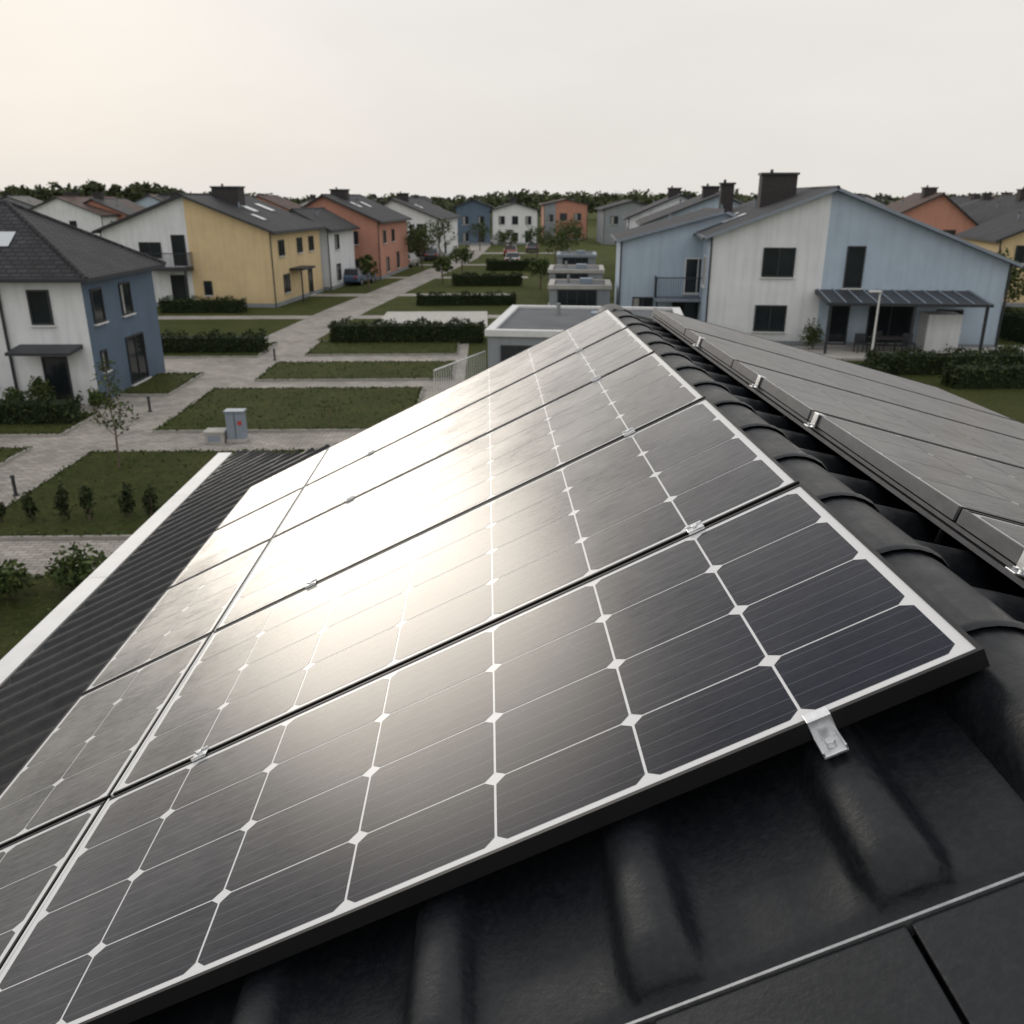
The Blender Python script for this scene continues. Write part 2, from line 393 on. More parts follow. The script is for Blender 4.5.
for s in (.03,.9,2.0):
    for dz in ((-.060,-.048),(-.082,-.068)):
        mr.hexa([RT_(s-.025,-.1,dz[0]),RT_(s+.025,-.1,dz[0]),RT_(s+.025,6.8,dz[0]),RT_(s-.025,6.8,dz[0]),RT_(s-.025,-.1,dz[1]),RT_(s+.025,-.1,dz[1]),RT_(s+.025,6.8,dz[1]),RT_(s-.025,6.8,dz[1])],M['frame_grey'])
    for k in range(5):
        yk=.9+k*1.4; mr.tube(RT_(s+.03,yk,-.17),RT_(s+.03,yk,-.083),.010,.010,M['panel_frame_black'],6)
mr.build('mounting_rails',home)
def mclamp(F,s,y,w=.05,d=.045):
    mb=MB()
    def bx(a,b,c,dd,n0,n1,m=M['alu_clamp']):
        p=[F(a,c,n0),F(b,c,n0),F(b,dd,n0),F(a,dd,n0),F(a,c,n1),F(b,c,n1),F(b,dd,n1),F(a,dd,n1)]; mb.hexa(p,m)
    bx(s-w/2,s+w/2,y-d/2,y+d/2,.001,.006); bx(s-w/2,s+w/2,y-d/2,y-d/2+.006,.006,.012); bx(s-w/2,s+w/2,y+d/2-.006,y+d/2,.006,.012)
    mb.tube(F(s,y,.006),F(s,y,.017),.010,.010,M['alu_clamp'],6)
    mb.build('panel_clamp',None,bevel=.0012)
for y in (.99,2.138,3.29,4.24):
    for s in ((.33,2.06) if y<2 else (.35,1.90)): mclamp(LT,s,y)
def edge_clamp(y):
    mb=MB()
    def bx(a,b,c,dd,n0,n1,m=M['alu_clamp']):
        F=RT_; mb.hexa([F(a,c,n0),F(b,c,n0),F(b,dd,n0),F(a,dd,n0),F(a,c,n1),F(b,c,n1),F(b,dd,n1),F(a,dd,n1)],m)
    bx(-.006,.02,y-.02,y+.02,.001,.005); bx(-.011,-.005,y-.02,y+.02,-.055,.0055); bx(-.035,-.0115,y-.02,y+.02,-.055,-.050)
    mb.tube(RT_(-.023,y,-.05),RT_(-.023,y,-.04),.008,.008,M['alu_clamp'],6)
    mb.build('panel_clamp',None,bevel=.0012)
for y in (1.85,3.25,4.0,5.2): edge_clamp(y)
mb=MB(); s=.325
def bx(a,b,c,dd,n0,n1,m=M['alu_clamp']):
    p=[LT(a,c,n0),LT(b,c,n0),LT(b,dd,n0),LT(a,dd,n0),LT(a,c,n1),LT(b,c,n1),LT(b,dd,n1),LT(a,dd,n1)]; mb.hexa([p[1],p[0],p[3],p[2],p[5],p[4],p[7],p[6]],m)
bx(s-.024,s+.024,-.004,.018,.001,.005); bx(s-.024,s+.024,-.009,-.003,-.045,.0055); bx(s-.024,s+.024,-.055,-.008,-.050,-.044)
bx(s-.024,s-.020,-.055,-.008,-.044,-.034); bx(s+.020,s+.024,-.055,-.008,-.044,-.034)
mb.tube(LT(s,-.032,-.044),LT(s,-.032,-.030),.010,.010,M['alu_clamp'],6); mb.tube(LT(s,-.032,-.088),LT(s,-.032,-.048),.007,.007,M['alu_clamp'],8)
mb.build('end_clamp',None,bevel=.0012)

# ---------------------------------------------------------------- ground
mb=MB(); mb.poly([(-1500,-300,0),(1500,-300,0),(1500,2500,0),(-1500,2500,0)],M['grass_lawn']); mb.build('ground')
mb=MB(); P=M['pavers']
def sheet(pts,z=.004): mb.poly([(x,y,z) for x,y in pts],P)
sheet([(-24,15),(-1.0,15),(-1.0,47.6),(-24,47.6)])
sheet([(-12.6,47.6),(-9.4,47.6),(-8.2,61),(-1.2,116),(2,170),(-2,170),(-3.9,116),(-11.3,61)])
for a,b,x0,x1 in ((56.5,58.2,-22,1),(70,72,-24,2),(86,88,-20,4),(103,105,-20,6),(125,128,-30,12)): sheet([(x0,a),(x1,a),(x1,b),(x0,b)],.008)
sheet([(24,30),(60,33),(60,37),(24,34)]); sheet([(30,60),(36,60),(60,140),(52,140)])
mb.build('paved_path')
def lawn(x0,y0,x1,y1,z=.09):
    e=MB(); k=.08
    e.box(x0+k,y0+k,.004,x1-k,y1-k,z-.01,M['kerb'],mtop=M['grass_lawn'])
    for q in ((x0,y0,x1,y0+k),(x0,y1-k,x1,y1),(x0,y0+k,x0+k,y1-k),(x1-k,y0+k,x1,y1-k)): e.box(q[0],q[1],.0045,q[2],q[3],z,M['kerb'])
    o=e.build('lawn')
    n=int((x1-x0+y1-y0)*60); P=[]
    for _ in range(n):
        t=random.random()
        if random.random()<(x1-x0)/((x1-x0)+(y1-y0)): P.append((x0+t*(x1-x0),random.choice((y0+.1,y1-.1))+random.gauss(0,.05),z+.015))
        else: P.append((random.choice((x0+.1,x1-.1))+random.gauss(0,.05),y0+t*(y1-y0),z+.015))
    for _ in range(int((x1-x0)*(y1-y0)*12)): P.append((random.uniform(x0+.1,x1-.1),random.uniform(y0+.1,y1-.1),z+.01))
    leafmesh('grass_tufts',P,.045,LEAF,o)
for q in ((-9.9,36.4,-1.5,40.6),(-9.0,42.6,-1.5,47.0),(-11.1,27.9,-2.6,34.7),(-12.1,18.4,-3.4,25.5),(-17.6,23.4,-14.1,26),(-15.2,33.6,-12.5,38),(-20,27.5,-13.9,30.6),(-16,8,-3.3,16.3),(-19,17,-14.5,22),(-17.0,42.2,-11.2,46.5)): lawn(*q)
mb=MB(); mb.box(-6.8,52.5,.004,0,59.8,.05,M['gravel']); mb.build('terrace')
mb=MB(); mb.box(15,40.6,.004,28,44.2,.12,M['concrete_light']); mb.build('patio_slab')

# ---------------------------------------------------------------- houses
G_=M['window_glass']; TD=M['trim_dark']; TW=M['trim_white']
def window(mb,face,W_,D_,u,z,w,h,fm=TD,mull=1,sill=True,cur=None):
    def bx(u0,u1,z0,z1,d0,d1,m):
        if face=='F': mb.box(u0,-d1,z0,u1,-d0,z1,m)
        elif face=='L': mb.box(-d1,u0,z0,-d0,u1,z1,m)
        elif face=='R': mb.box(W_+d0,u0,z0,W_+d1,u1,z1,m)
    t=.07
    if cur is None: cur=random.random()<.45
    if cur and h<1.7:
        c=u+t+(w-2*t)*random.choice((.3,.45)); bx(u+t,c,z+t,z+h-t,.004,.019,M['curtain']); bx(c,u+w-t,z+t,z+h-t,.004,.02,G_)
    else: bx(u+t,u+w-t,z+t,z+h-t,.004,.02,G_)
    bx(u,u+w,z,z+t,.003,.06,fm); bx(u,u+w,z+h-t,z+h,.003,.06,fm); bx(u,u+t,z+t,z+h-t,.003,.06,fm); bx(u+w-t,u+w,z+t,z+h-t,.003,.06,fm)
    for k in range(mull):
        c=u+w*(k+1)/(mull+1); bx(c-.03,c+.03,z+t,z+h-t,.021,.055,fm)
    if sill: bx(u-.06,u+w+.06,z-.06,z-.003,.003,.12,TW)
def gable_house(name,x,y,ang,W_,D_,eL,eR,px,pz,zones,ml,mr_,wins=(),roof='roof_tiles_dark',over=.45,rake=TD,chim=(),sky=()):
    e=empty(name,(x,y,0),ang)
    def top(u): return eL+(pz-eL)*u/px if u<=px else pz+(eR-pz)*(u-px)/(W_-px)
    mb=MB()
    for (u0,u1,m) in zones:
        pts=[(u0,0,0),(u1,0,0),(u1,0,top(u1))]
        if u0<px<u1: pts.append((px,0,pz))
        pts.append((u0,0,top(u0))); mb.poly(pts,m)
    mb.poly([(0,0,0),(0,0,eL),(0,D_,eL),(0,D_,0)],ml); mb.poly([(W_,0,0),(W_,D_,0),(W_,D_,eR),(W_,0,eR)],mr_)
    mb.poly([(0,D_,0),(0,D_,eL),(px,D_,pz),(W_,D_,eR),(W_,D_,0)],zones[0][2])
    mb.build('walls',e)
    mb=MB(); mb.box(-.02,-.025,0,W_+.02,-.002,.28,M['stucco_grey']); mb.box(W_+.002,-.02,0,W_+.025,D_,.28,M['stucco_grey']); mb.build('plinth',e)
    mb=MB(); t=.16
    sl=(pz-eL)/px; sr=(pz-eR)/(W_-px); R=M[roof]
    xl=-over; zl_=eL-sl*over; xr=W_+over; zr_=eR-sr*over
    for (xa,za,xb,zb) in ((xl,zl_,px,pz),(px,pz,xr,zr_)):
        mb.hexa([(xa,-over,za+.01),(xb,-over,zb+.01),(xb,D_+over,zb+.01),(xa,D_+over,za+.01),(xa,-over,za+t),(xb,-over,zb+t),(xb,D_+over,zb+t),(xa,D_+over,za+t)],rake,R)
    mb.tube((px,-over,pz+t-.03),(px,D_+over,pz+t-.03),.10,.10,R,8)
    mb.build('roof',e)
    mb=MB()
    for (vx,vy) in ((px*.55,D_*.55),(px+(W_-px)*.4,D_*.35)): mb.tube((vx,vy,top(vx)+t-.1),(vx,vy,top(vx)+t+.38),.07,.07,M['paint_grey'],8); mb.tube((vx,vy,top(vx)+t+.38),(vx,vy,top(vx)+t+.46),.11,.09,TD,8)
    mb.build('roof_vents',e)
    mb=MB()
    mb.box(xl-.11,-over,zl_-.02,xl-.003,D_+over,zl_+.10,TD); mb.box(xr+.003,-over,zr_-.02,xr+.11,D_+over,zr_+.10,TD)
    mb.tube((W_+.06,-.07,0),(W_+.06,-.07,zr_+.2),.05,.05,TD,6); mb.tube((-.06,-.07,0),(-.06,-.07,zl_+.2),.05,.05,TD,6)
    mb.build('gutters',e)
    mb=MB()
    for w in wins: window(mb,w[0],W_,D_,*w[1:])
    if wins: mb.build('windows',e)
    if chim:
        mb=MB()
        for (cx,cy,w,d,zt) in chim:
            mb.box(cx,cy,top(min(max(cx,0),W_))-1,cx+w,cy+d,zt,M['brick_dark']); mb.box(cx-.08,cy-.08,zt+.002,cx+w+.08,cy+d+.08,zt+.12,TD)
            mb.tube((cx+w*.3,cy+d*.5,zt+.12),(cx+w*.3,cy+d*.5,zt+.3),.09,.08,M['brick_dark'],8)
        mb.build('chimney',e)
    if sky:
        mb=MB()
        for (cx,cy,w,d) in sky:
            f=lambda q:top(q)+t+.03
            for k,(gr,mm,h) in enumerate(((.0,TD,0),(.09,M['pane_light'],.035))):
                a,b2,c,d2=cx+gr,cx+w-gr,cy+gr,cy+d-gr
                mb.hexa([(a,c,f(a)-.1),(b2,c,f(b2)-.1),(b2,d2,f(b2)-.1),(a,d2,f(a)-.1),(a,c,f(a)+h),(b2,c,f(b2)+h),(b2,d2,f(b2)+h),(a,d2,f(a)+h)],mm)
        mb.build('skylights',e)
    return e
def railing(mb,x0,y0,x1,y1,z,h=1.0,m=None,step=.13):
    m=m or TD
    L=math.hypot(x1-x0,y1-y0); n=max(2,int(L/step))
    mb.tube((x0,y0,z+h),(x1,y1,z+h),.03,.03,m,6); mb.tube((x0,y0,z+.08),(x1,y1,z+.08),.02,.02,m,6)
    for k in range(n+1):
        t=k/n; mb.tube((x0+(x1-x0)*t,y0+(y1-y0)*t,z),(x0+(x1-x0)*t,y0+(y1-y0)*t,z+h),.016,.016,m,4,False)
SW,SB,SS,SY,SO,SG=[M['stucco_'+k] for k in('white','blue','slate','yellow','orange','grey')]
# House E
E=gable_house('white_blue_house',11.5,45.5,math.radians(-8.1),14.5,15.3,5.5,4.25,5.75,7.65,[(0,5.6,SW),(5.6,14.5,SB)],SB,SB,
 [('F',2.55,3.5,1.6,1.45,TD,1,True,False),('F',2.4,.75,1.6,1.35,TD,1,True,False),('F',6.65,3.0,.9,2.05,TD,0),('F',6.2,.12,.95,2.05,TD,0),('F',8.1,.12,2.2,2.1,TD,1),('F',11.4,.9,1.3,1.1),('L',2.2,2.75,1.4,1.6,TW,1)],
 rake=M['paint_grey'],chim=[(3.0,5.5,1.9,1.1,8.5),(1.6,12.5,.8,.8,8.1)],sky=[(.8,4,1.4,1.0),(.8,7,1.4,1.0)])
mb=MB()
c0,c1=5.3,12.9
mb.hexa([(c0,-3.0,2.45),(c1,-3.0,2.45),(c1,-.03,2.75),(c0,-.03,2.75),(c0,-3.0,2.58),(c1,-3.0,2.58),(c1,-.03,2.92),(c0,-.03,2.92)],TD)
for k in range(11): 
    xx=c0+.1+k*.73; mb.hexa([(xx,-3.0,2.585),(xx+.05,-3.0,2.585),(xx+.05,-.04,2.925),(xx,-.04,2.925),(xx,-3.0,2.64),(xx+.05,-3.0,2.64),(xx+.05,-.04,2.98),(xx,-.04,2.98)],M['paint_grey'])
for xx in (c0+.2,9.4,c1-.2): mb.box(xx-.06,-2.9,0.12,xx+.06,-2.78,2.46,TD)
mb.build('veranda_canopy',E)
mb=MB(); mb.box(10.6,-1.4,.12,12.2,-.03,1.9,SW); mb.build('veranda_screen_wall',E)
GT=empty('garden_table',(19.6,42.2,.12)); mb=MB(); mb.box(-.8,-.45,.70,.8,.45,.75,M['brick_dark'])
for sx in(-.7,.7):
    for sy in (-.38,.38): mb.box(sx-.03,sy-.03,0,sx+.03,sy+.03,.70,TD)
mb.build('table_frame',GT)
for q in ((-1.2,0),(1.2,0),(0,.8)):
    g=empty('garden_chair',(19.6+q[0],42.2+q[1],.12)); mb=MB(); mb.box(-.25,-.25,.42,.25,.25,.46,TD); mb.box(-.25,.21,.46,.25,.25,.9,TD)
    for sx in(-.22,.22):
        for sy in (-.22,.22): mb.box(sx-.02,sy-.02,0,sx+.02,sy+.02,.42,TD)
    mb.build('chair_frame',g)
Wg=gable_house('blue_wing_house',7.75,51.2,math.radians(-6),6.3,8.5,5.0,6.2,5.6,6.5,[(0,6.3,SB)],SB,SB,[('F',.7,.5,1.2,1.4),('F',3.6,2.1,1.5,2.0,TW,1),('F',3.0,.1,1.6,1.7)],rake=M['paint_grey'],over=.35)
mb=MB(); z=1.95
mb.box(1.9,-1.5,z-.15,5.7,-.03,z,M['paint_grey']); railing(mb,1.95,-1.45,5.65,-1.45,z,1.15); railing(mb,1.95,-1.45,1.95,-.05,z,1.15); railing(mb,5.65,-1.45,5.65,-.05,z,1.15)
mb.box(1.95,-1.45,0,2.05,-1.35,z-.152,TD); mb.box(5.5,-1.45,0,5.6,-1.35,z-.152,TD)
mb.build('balcony',Wg)
B=gable_house('yellow_house',-27.0,64.2,math.radians(-7),12.1,11.2,5.15,5.15,6.2,7.4,[(0,6.2,SW),(6.2,12.1,SY)],SW,SY,
 [('F',2.6,3.3,1.6,1.1),('F',5.0,2.8,1.0,2.1,TD,0),('F',1.5,.6,1.5,1.3),('F',4.6,.1,1.1,2.1,TD,0),('F',7.0,.8,.6,1.0,TD,0),('R',1.5,3.4,1.2,1.1),('R',2,.8,1.3,1.3),('R',5.5,3.4,1.2,1.1),('R',8.3,3.4,1.2,1.1),('R',7.6,.1,1.0,2.1,TD,0)],
 chim=[(6.4,4.4,2.0,1.2,8.0)],sky=[(8.0,4.5,1.5,1.1),(8.0,8,1.5,1.1),(9.8,2.5,1.1,.8)])
mb=MB(); mb.box(3.2,-1.3,2.55,6.4,-.01,2.72,TD); railing(mb,3.2,-1.25,6.4,-1.25,2.72); railing(mb,6.4,-1.25,6.4,-.05,2.72); railing(mb,3.2,-1.25,3.2,-.05,2.72); mb.box(3.25,-1.25,0,3.37,-1.13,2.55,TD); mb.box(6.25,-1.25,0,6.37,-1.13,2.55,TD); mb.build('balcony',B)
mb=MB(); mb.box(12.13,3.4,2.3,13.2,6.2,2.45,TD); mb.box(12.9,3.5,0,13.0,3.6,2.3,TD); mb.build('porch',B)
gable_house('white_house',-18.5,75.5,math.radians(-7),5.4,8,4.9,4.9,2.7,6.3,[(0,5.4,SW)],SW,SW,[('F',3.4,3.2,1.1,1.2),('R',2,3.2,1.2,1.2),('R',2,.6,1.2,1.4)])
gable_house('orange_house',-18.5,85.6,math.radians(-6),8.4,14,5.6,5.3,3.4,7.45,[(0,8.4,SO)],SO,SO,
 [('F',1.5,3.2,1.2,1.2),('F',5.4,3.2,1.1,1.2),('F',5.4,.5,1.1,1.4),('R',2,3.2,1.2,1.2),('R',6,3.2,1.2,1.2),('R',3,.5,1.2,1.4),('R',8,.5,1.2,1.6)],chim=[(3.0,4,1.6,1,8.0)],sky=[(5,3,1.2,1),(5,7,1.2,1)])
gable_house('white_house',-14.2,113,math.radians(-6),8.2,18,5.4,4.9,2.6,7.1,[(0,8.2,SW)],SW,SW,
 [('F',3.0,3.0,1.3,1.3),('F',5.6,3.0,1.2,1.3),('F',5.4,.4,1.2,1.8),('R',3,3.2,1.4,1.2),('R',8,3.2,1.4,1.2),('R',5,.4,1.4,1.6)],chim=[(2.2,5,1.4,1,7.8)],sky=[(4.5,4,1.2,1.2)])
gable_house('slate_blue_house',-5.0,150,0,5.6,9,6,6,2.8,7.0,[(0,5.6,SS)],SS,SS,[('F',1,3.2,1,1.3),('F',3.6,3.2,1,1.3),('F',1,.5,1,1.4),('F',3.6,.3,1,1.9)])
gable_house('white_house',1.0,150,0,7.4,10,5.4,5.4,3.7,6.5,[(0,7.4,SW)],SW,SW,[('F',1,3.2,1,1.3),('F',3.2,3.2,1,1.3),('F',5.4,3.2,1,1.3),('F',1,.5,1,1.4),('F',3.2,.5,1,1.4),('F',5.4,.3,1,1.9)],chim=[(3,4,1.2,1,7.4)])
gable_house('orange_house',10.6,166,0,7.8,10,6.2,6.2,3.9,7.0,[(0,2,SG),(2,7.8,SO)],SO,SO,[('F',.6,3.2,1,1.3),('F',2.8,3.4,1.3,1.3),('F',5.4,3.4,1.3,1.3),('F',2.8,.5,1.3,1.4),('F',5.4,.3,1.3,1.9)],roof='roof_tiles_brown')
gable_house('grey_house',19.5,150,0,9,10,5.6,5.6,4.5,6.8,[(0,9,SG)],SG,SG,[('F',1,3.2,1.3,1.3),('F',4,3.2,1.3,1.3),('F',6.8,3.2,1.3,1.3),('F',2,.5,1.3,1.4)])
gable_house('grey_blue_house',12.4,70,math.radians(-8),12,14,5.4,4.6,5.5,7.5,[(0,12,SB)],SG,SB,[('L',2,3,1.4,1.3),('L',6,3,1.4,1.3),('F',1.2,3,1.4,1.3)],chim=[(4.5,4,1.3,1,8.1)])
gable_house('white_house',14.5,92,math.radians(-8),11,14,5.4,4.6,5,7.5,[(0,11,SW)],SW,SW,[('L',2,3,1.4,1.3),('L',6,3,1.4,1.3)],chim=[(4,4,1.3,1,8.2)])
gable_house('brown_roof_house',39,88,math.radians(-12),9,11,5.2,4.4,5,7.6,[(0,9,SO)],SG,SO,[('F',2,3.2,1.2,1.2),('F',5.5,3.2,1.2,1.2),('F',5.5,.5,1.2,1.4)],roof='roof_tiles_brown',chim=[(4,3,1.2,1,8.2)])
gable_house('yellow_house',47.5,84,math.radians(-12),9,11,5.0,4.6,4,7.4,[(0,3,SW),(3,9,SY)],SW,SY,[('F',1,3.2,1.2,1.2),('F',5,3.2,1.2,1.2),('F',5,.5,1.2,1.6),('F',1,.5,1.2,1.4)],chim=[(3,3,1.2,1,8)])
gable_house('white_house',36,62,math.radians(-12),9,9,4.6,4.6,4.5,6.6,[(0,4,SY),(4,9,SW)],SY,SW,[('F',1,3,1.2,1.2),('F',5,3,1.2,1.2),('F',5,.5,1.2,1.6)])
# House A hip roof
A=empty('white_slate_house',(-27.5,32.6,0),math.radians(-1.5))
mb=MB(); Wd=12.9; Dp=6.5; eh=4.72
mb.poly([(0,0,0),(Wd,0,0),(Wd,0,eh),(0,0,eh)],SW); mb.poly([(Wd,0,0),(Wd,Dp,0),(Wd,Dp,eh),(Wd,0,eh)],SS); mb.poly([(0,Dp,0),(0,Dp,eh),(Wd,Dp,eh),(Wd,Dp,0)],SW); mb.poly([(0,0,0),(0,0,eh),(0,Dp,eh),(0,Dp,0)],SW)
mb.build('walls',A)
mb=MB(); o_=.45; zb=eh-.1; rz=7.15; R=M['roof_tiles_dark']
c=[(-o_,-o_,zb),(Wd+o_,-o_,zb),(Wd+o_,Dp+o_,zb),(-o_,Dp+o_,zb)]; r0=(3.8,Dp/2,rz); r1=(Wd-3.9,Dp/2,rz)
c2=[(x,y,z-.14) for x,y,z in c]
mb.poly([c[0],c[1],r1,r0],R); mb.poly([c[1],c[2],r1],R); mb.poly([c[2],c[3],r0,r1],R); mb.poly([c[3],c[0],r0],R)
for i in range(4): j=(i+1)%4; mb.poly([c2[i],c2[j],c[j],c[i]],TD)
mb.poly(c2[::-1],TW)
for p,q in ((c[1],r1),(c[2],r1),(c[0],r0),(r0,r1)): mb.tube(p,q,.09,.09,R,8)
mb.build('roof',A)
mb=MB()
for w in (('F',10.9,2.95,.8,1.25,TD,0),('F',7.8,2.95,.9,1.25),('F',11.0,.05,.95,1.75,TD,0),('F',8.0,.7,1.2,1.1),('R',.55,2.9,.9,1.25,TD,0),('R',3.0,2.9,1.0,1.25,TD,0),('R',2.9,.15,1.7,1.9),('R',.6,1.1,.5,.8,TD,0)): window(mb,w[0],Wd,Dp,*w[1:])
mb.build('windows',A)
mb=MB(); mb.hexa([(10.3,-1.1,2.0),(12.6,-1.1,2.0),(12.6,-.01,2.1),(10.3,-.01,2.1),(10.3,-1.1,2.1),(12.6,-1.1,2.1),(12.6,-.01,2.25),(10.3,-.01,2.25)],TD); mb.build('door_canopy',A)
mb=MB(); mb.tube((9.9,-.08,0),(9.9,-.08,4.3),.055,.055,TD,8); mb.tube((9.9,-.08,4.3),(9.6,-.5,4.6),.055,.055,TD,8); mb.box(-.55,-.62,4.5,Wd+.55,-.46,4.63,TD); mb.build('drainpipe',A)
mb=MB()
def pp(x,y): return (x,y,zb+(y+o_)/(Dp/2+o_)*(rz-zb)+.04)
for (a,b2,c0,d0) in ((8.9,10.0,1.0,1.7),(7.0,8.1,1.0,1.7)): mb.poly([pp(a,c0),pp(b2,c0),pp(b2,d0),pp(a,d0)],M['pane_light'])
mb.build('skylights',A)
def flat(name,x,y,ang,w,d,h,m=SG,trim=None):
    trim=trim or TW
    e=empty(name,(x,y,0),ang); mb=MB()
    mb.box(0,0,0,w,d,h-.12,m); mb.build('walls',e)
    mb=MB(); t=.25
    for q in ((0-.1,-.1,w+.1,t),(0-.1,d-t,w+.1,d+.1),(-.1,t,t,d-t),(w-t,t,w+.1,d-t)): mb.box(q[0],q[1],h-.118,q[2],q[3],h+.12,trim)
    mb.box(t,t,h-.118,w-t,d-t,h+.02,M['flat_roof']); mb.build('roof',e)
    mb=MB(); window(mb,'F',w,d,.5,.05,min(2.4,w-1),2.0,TD,3,False); window(mb,'L',w,d,1.2,1.0,1.2,.8); mb.build('garage_door',e)
    mb=MB(); mb.box(w*.5,d*.45,h+.021,w*.5+.8,d*.45+.8,h+.35,M['paint_grey']); mb.tube((w*.3,d*.7,h),(w*.3,d*.7,h+.5),.09,.09,M['galvanised'],8); mb.build('roof_vents',e)
flat('garage',.0,33,math.radians(-9),7.5,8,2.5)
CL=M['concrete_light']
flat('garden_shed',3.8,54,math.radians(-6),3.7,4,2.2,SG,CL); flat('garage',4.6,66,math.radians(-6),4.0,5,2.2,SG,CL); flat('garden_shed',6.6,84,math.radians(-6),3.6,5,2.2,SG,M['paint_grey'])
cols=[SW,SY,SO,SB,SG,SW,SW]
for i in range(52):
    side=-1 if i%2 else 1
    y=random.uniform(130,300); x=side*random.uniform(22,.62*y+10)
    if side>0 and x<34: x+=18
    cm=random.choice(cols); w=random.uniform(9,14)
    gable_house('village_house',x,y,random.uniform(-.35,.25),w,random.uniform(9,14),5,5,w/2,random.uniform(6.7,7.8),[(0,w,cm)],cm,cm,
      [('F',w*.2,3,1.2,1.2),('F',w*.6,3,1.2,1.2),('F',w*.2,.6,1.2,1.4),('F',w*.6,.6,1.2,1.6)],roof=random.choice(['roof_tiles_dark','roof_tiles_brown','roof_tiles_dark']),chim=[(w*.4,3,1.2,1,8.0)])
# ---------------------------------------------------------------- vegetation
def hedge(x0,y0,x1,y1,h,n=None,name='hedge'):
    e=empty(name)
    mb=MB(); mb.box(x0+.12,y0+.12,0.01,x1-.12,y1-.12,h-.12,HEDGE[1]); mb.build('core',e)
    area=2*((x1-x0)+(y1-y0))*h+(x1-x0)*(y1-y0); n=n or int(min(5500,area*150))
    P=np.stack([rng.uniform(x0,x1,n),rng.uniform(y0,y1,n),rng.uniform(0.02,h,n)],1)
    k=rng.random(n); 
    f=k<.35; P[f,2]=h-rng.random(f.sum())*.12+.11*np.sin(P[f,0]*3.1)+.08*np.sin(P[f,0]*7.7+P[f,1])
    f=(k>=.35)&(k<.75); P[f,1]=y0+rng.random(f.sum())*.13
    f=k>=.85; P[f,0]=np.where(rng.random(f.sum())<.5,x0,x1)
    P+=rng.normal(size=P.shape)*.06
    leafmesh('leaves',P,.07,HEDGE,e)
hedge(-8.3,46.2,-.3,47.5,1.05); hedge(-16.6,43.2,-11.2,44.3,.9); hedge(-17.6,28.9,-14.1,29.9,.85); hedge(-24,28.9,-18.6,29.9,1.0)
hedge(17,37.0,31,38.2,.9); hedge(19,34,34,35.2,.9); hedge(28.4,40,29.4,50,1.4); hedge(14,36,17,37,.6)
hedge(-5,63.5,2,64.3,.8); hedge(-3,78,3,79.2,1.0); hedge(0,95,6,96,1.1); hedge(-22,59.6,-16.5,60.6,.9); hedge(-20,80,-15,81,1.1)
def shrub(x,y,h,r,n=500,mats=LEAF,name='shrub',z0=0.05):
    e=empty(name); mb=MB()
    for k in range(4):
        a=random.uniform(0,6.28); mb.tube((x,y,0),(x+math.cos(a)*r*.5,y+math.sin(a)*r*.5,h*.7),.02,.008,M['trunk_bark'],5)
    mb.build('stems',e)
    Ps=[blob_pts((x+random.uniform(-.4,.4)*r,y+random.uniform(-.4,.4)*r,z0+h*random.uniform(.3,.72)),(r*.6,r*.6,h*.3),n//7) for _ in range(7)]
    leafmesh('leaves',np.concatenate(Ps),.045+.02*r,mats,e)
for (x,y,h) in ((-10.9,19.5,.75),(-10.15,19.6,.95),(-9.55,19.5,.9),(-8.7,19.7,.95),(-8.1,19.6,.9),(-7.5,19.6,.7),(-11.6,19.4,.6)): shrub(x,y,h,.2,420,HEDGE)
for (x,y,h,r) in ((-8.0,15.6,1.0,.7),(-9.2,15.2,.8,.7),(-6.8,14.6,1.1,.8),(-6.2,16.0,.9,.6),(16.4,43.2,1.9,.75),(-16.3,31.4,1.2,.5),(-17.2,31.2,.9,.5),(-14.4,31.6,.6,.4),(24.5,40,.9,.7),(22.5,39.5,.7,.6),(19,39.2,.6,.6),(27,39.6,1.1,.8)): shrub(x,y,h,r,900)
def tree(x,y,h,cr,n=900,mats=LEAF,name='young_tree',leaf=.07,tr_=.035,cz=.55):
    e=empty(name); mb=MB(); top=Vector((x+random.uniform(-.1,.1)*h*.3,y,h*.92))
    mid=Vector((x+random.uniform(-.03,.03)*h,y,h*.45))
    mb.tube((x,y,0),mid,tr_,tr_*.7,M['trunk_bark'],7); mb.tube(mid,top,tr_*.7,tr_*.15,M['trunk_bark'],6)
    tips=[]
    nb=11
    for k in range(nb):
        z=h*(.35+.5*k/nb); a=k*2.4+random.random(); b0=Vector((x,y,z)); L=cr*(1.05-.55*k/nb)
        t=b0+Vector((math.cos(a)*L,math.sin(a)*L,L*.7)); mb.tube(b0,t,tr_*.35,tr_*.08,M['trunk_bark'],5); tips+= [t,(b0+t)/2+Vector((0,0,.05))]
    tips.append(top); mb.build('trunk',e)
    Ps=[blob_pts(t,(cr*.33,cr*.33,cr*.30),n//len(tips)) for t in tips]
    leafmesh('crown',np.concatenate(Ps),leaf,mats,e)
tree(-10.5,23.7,2.7,.6,420,leaf=.055); tree(-5.3,28.2,1.1,.3,120,leaf=.04,tr_=.02); tree(-14.0,31.8,1.9,.45,200,leaf=.05)
for (x,y,h,r) in ((-9.9,74,3.0,.8),(-7,97,4.5,1.6),(-5.5,104,5,1.8),(-4,80,2.4,.8),(31,52,3.5,1.2),(33,58,4,1.6),(29,63,3.5,1.3),(2.4,112,3.6,1.4),(-1,132,4,1.6),(34,75,4.5,1.9),(7.5,98,3.6,1.7),(9.5,106,4.2,1.9),(6.5,116,3.8,1.6),(11,124,4.5,2),(4.5,75,2.4,1.1),(-2.5,90,2.6,1.1)):
    tree(x,y,h,r,800,name='tree',leaf=.12,tr_=.08)
P=[]
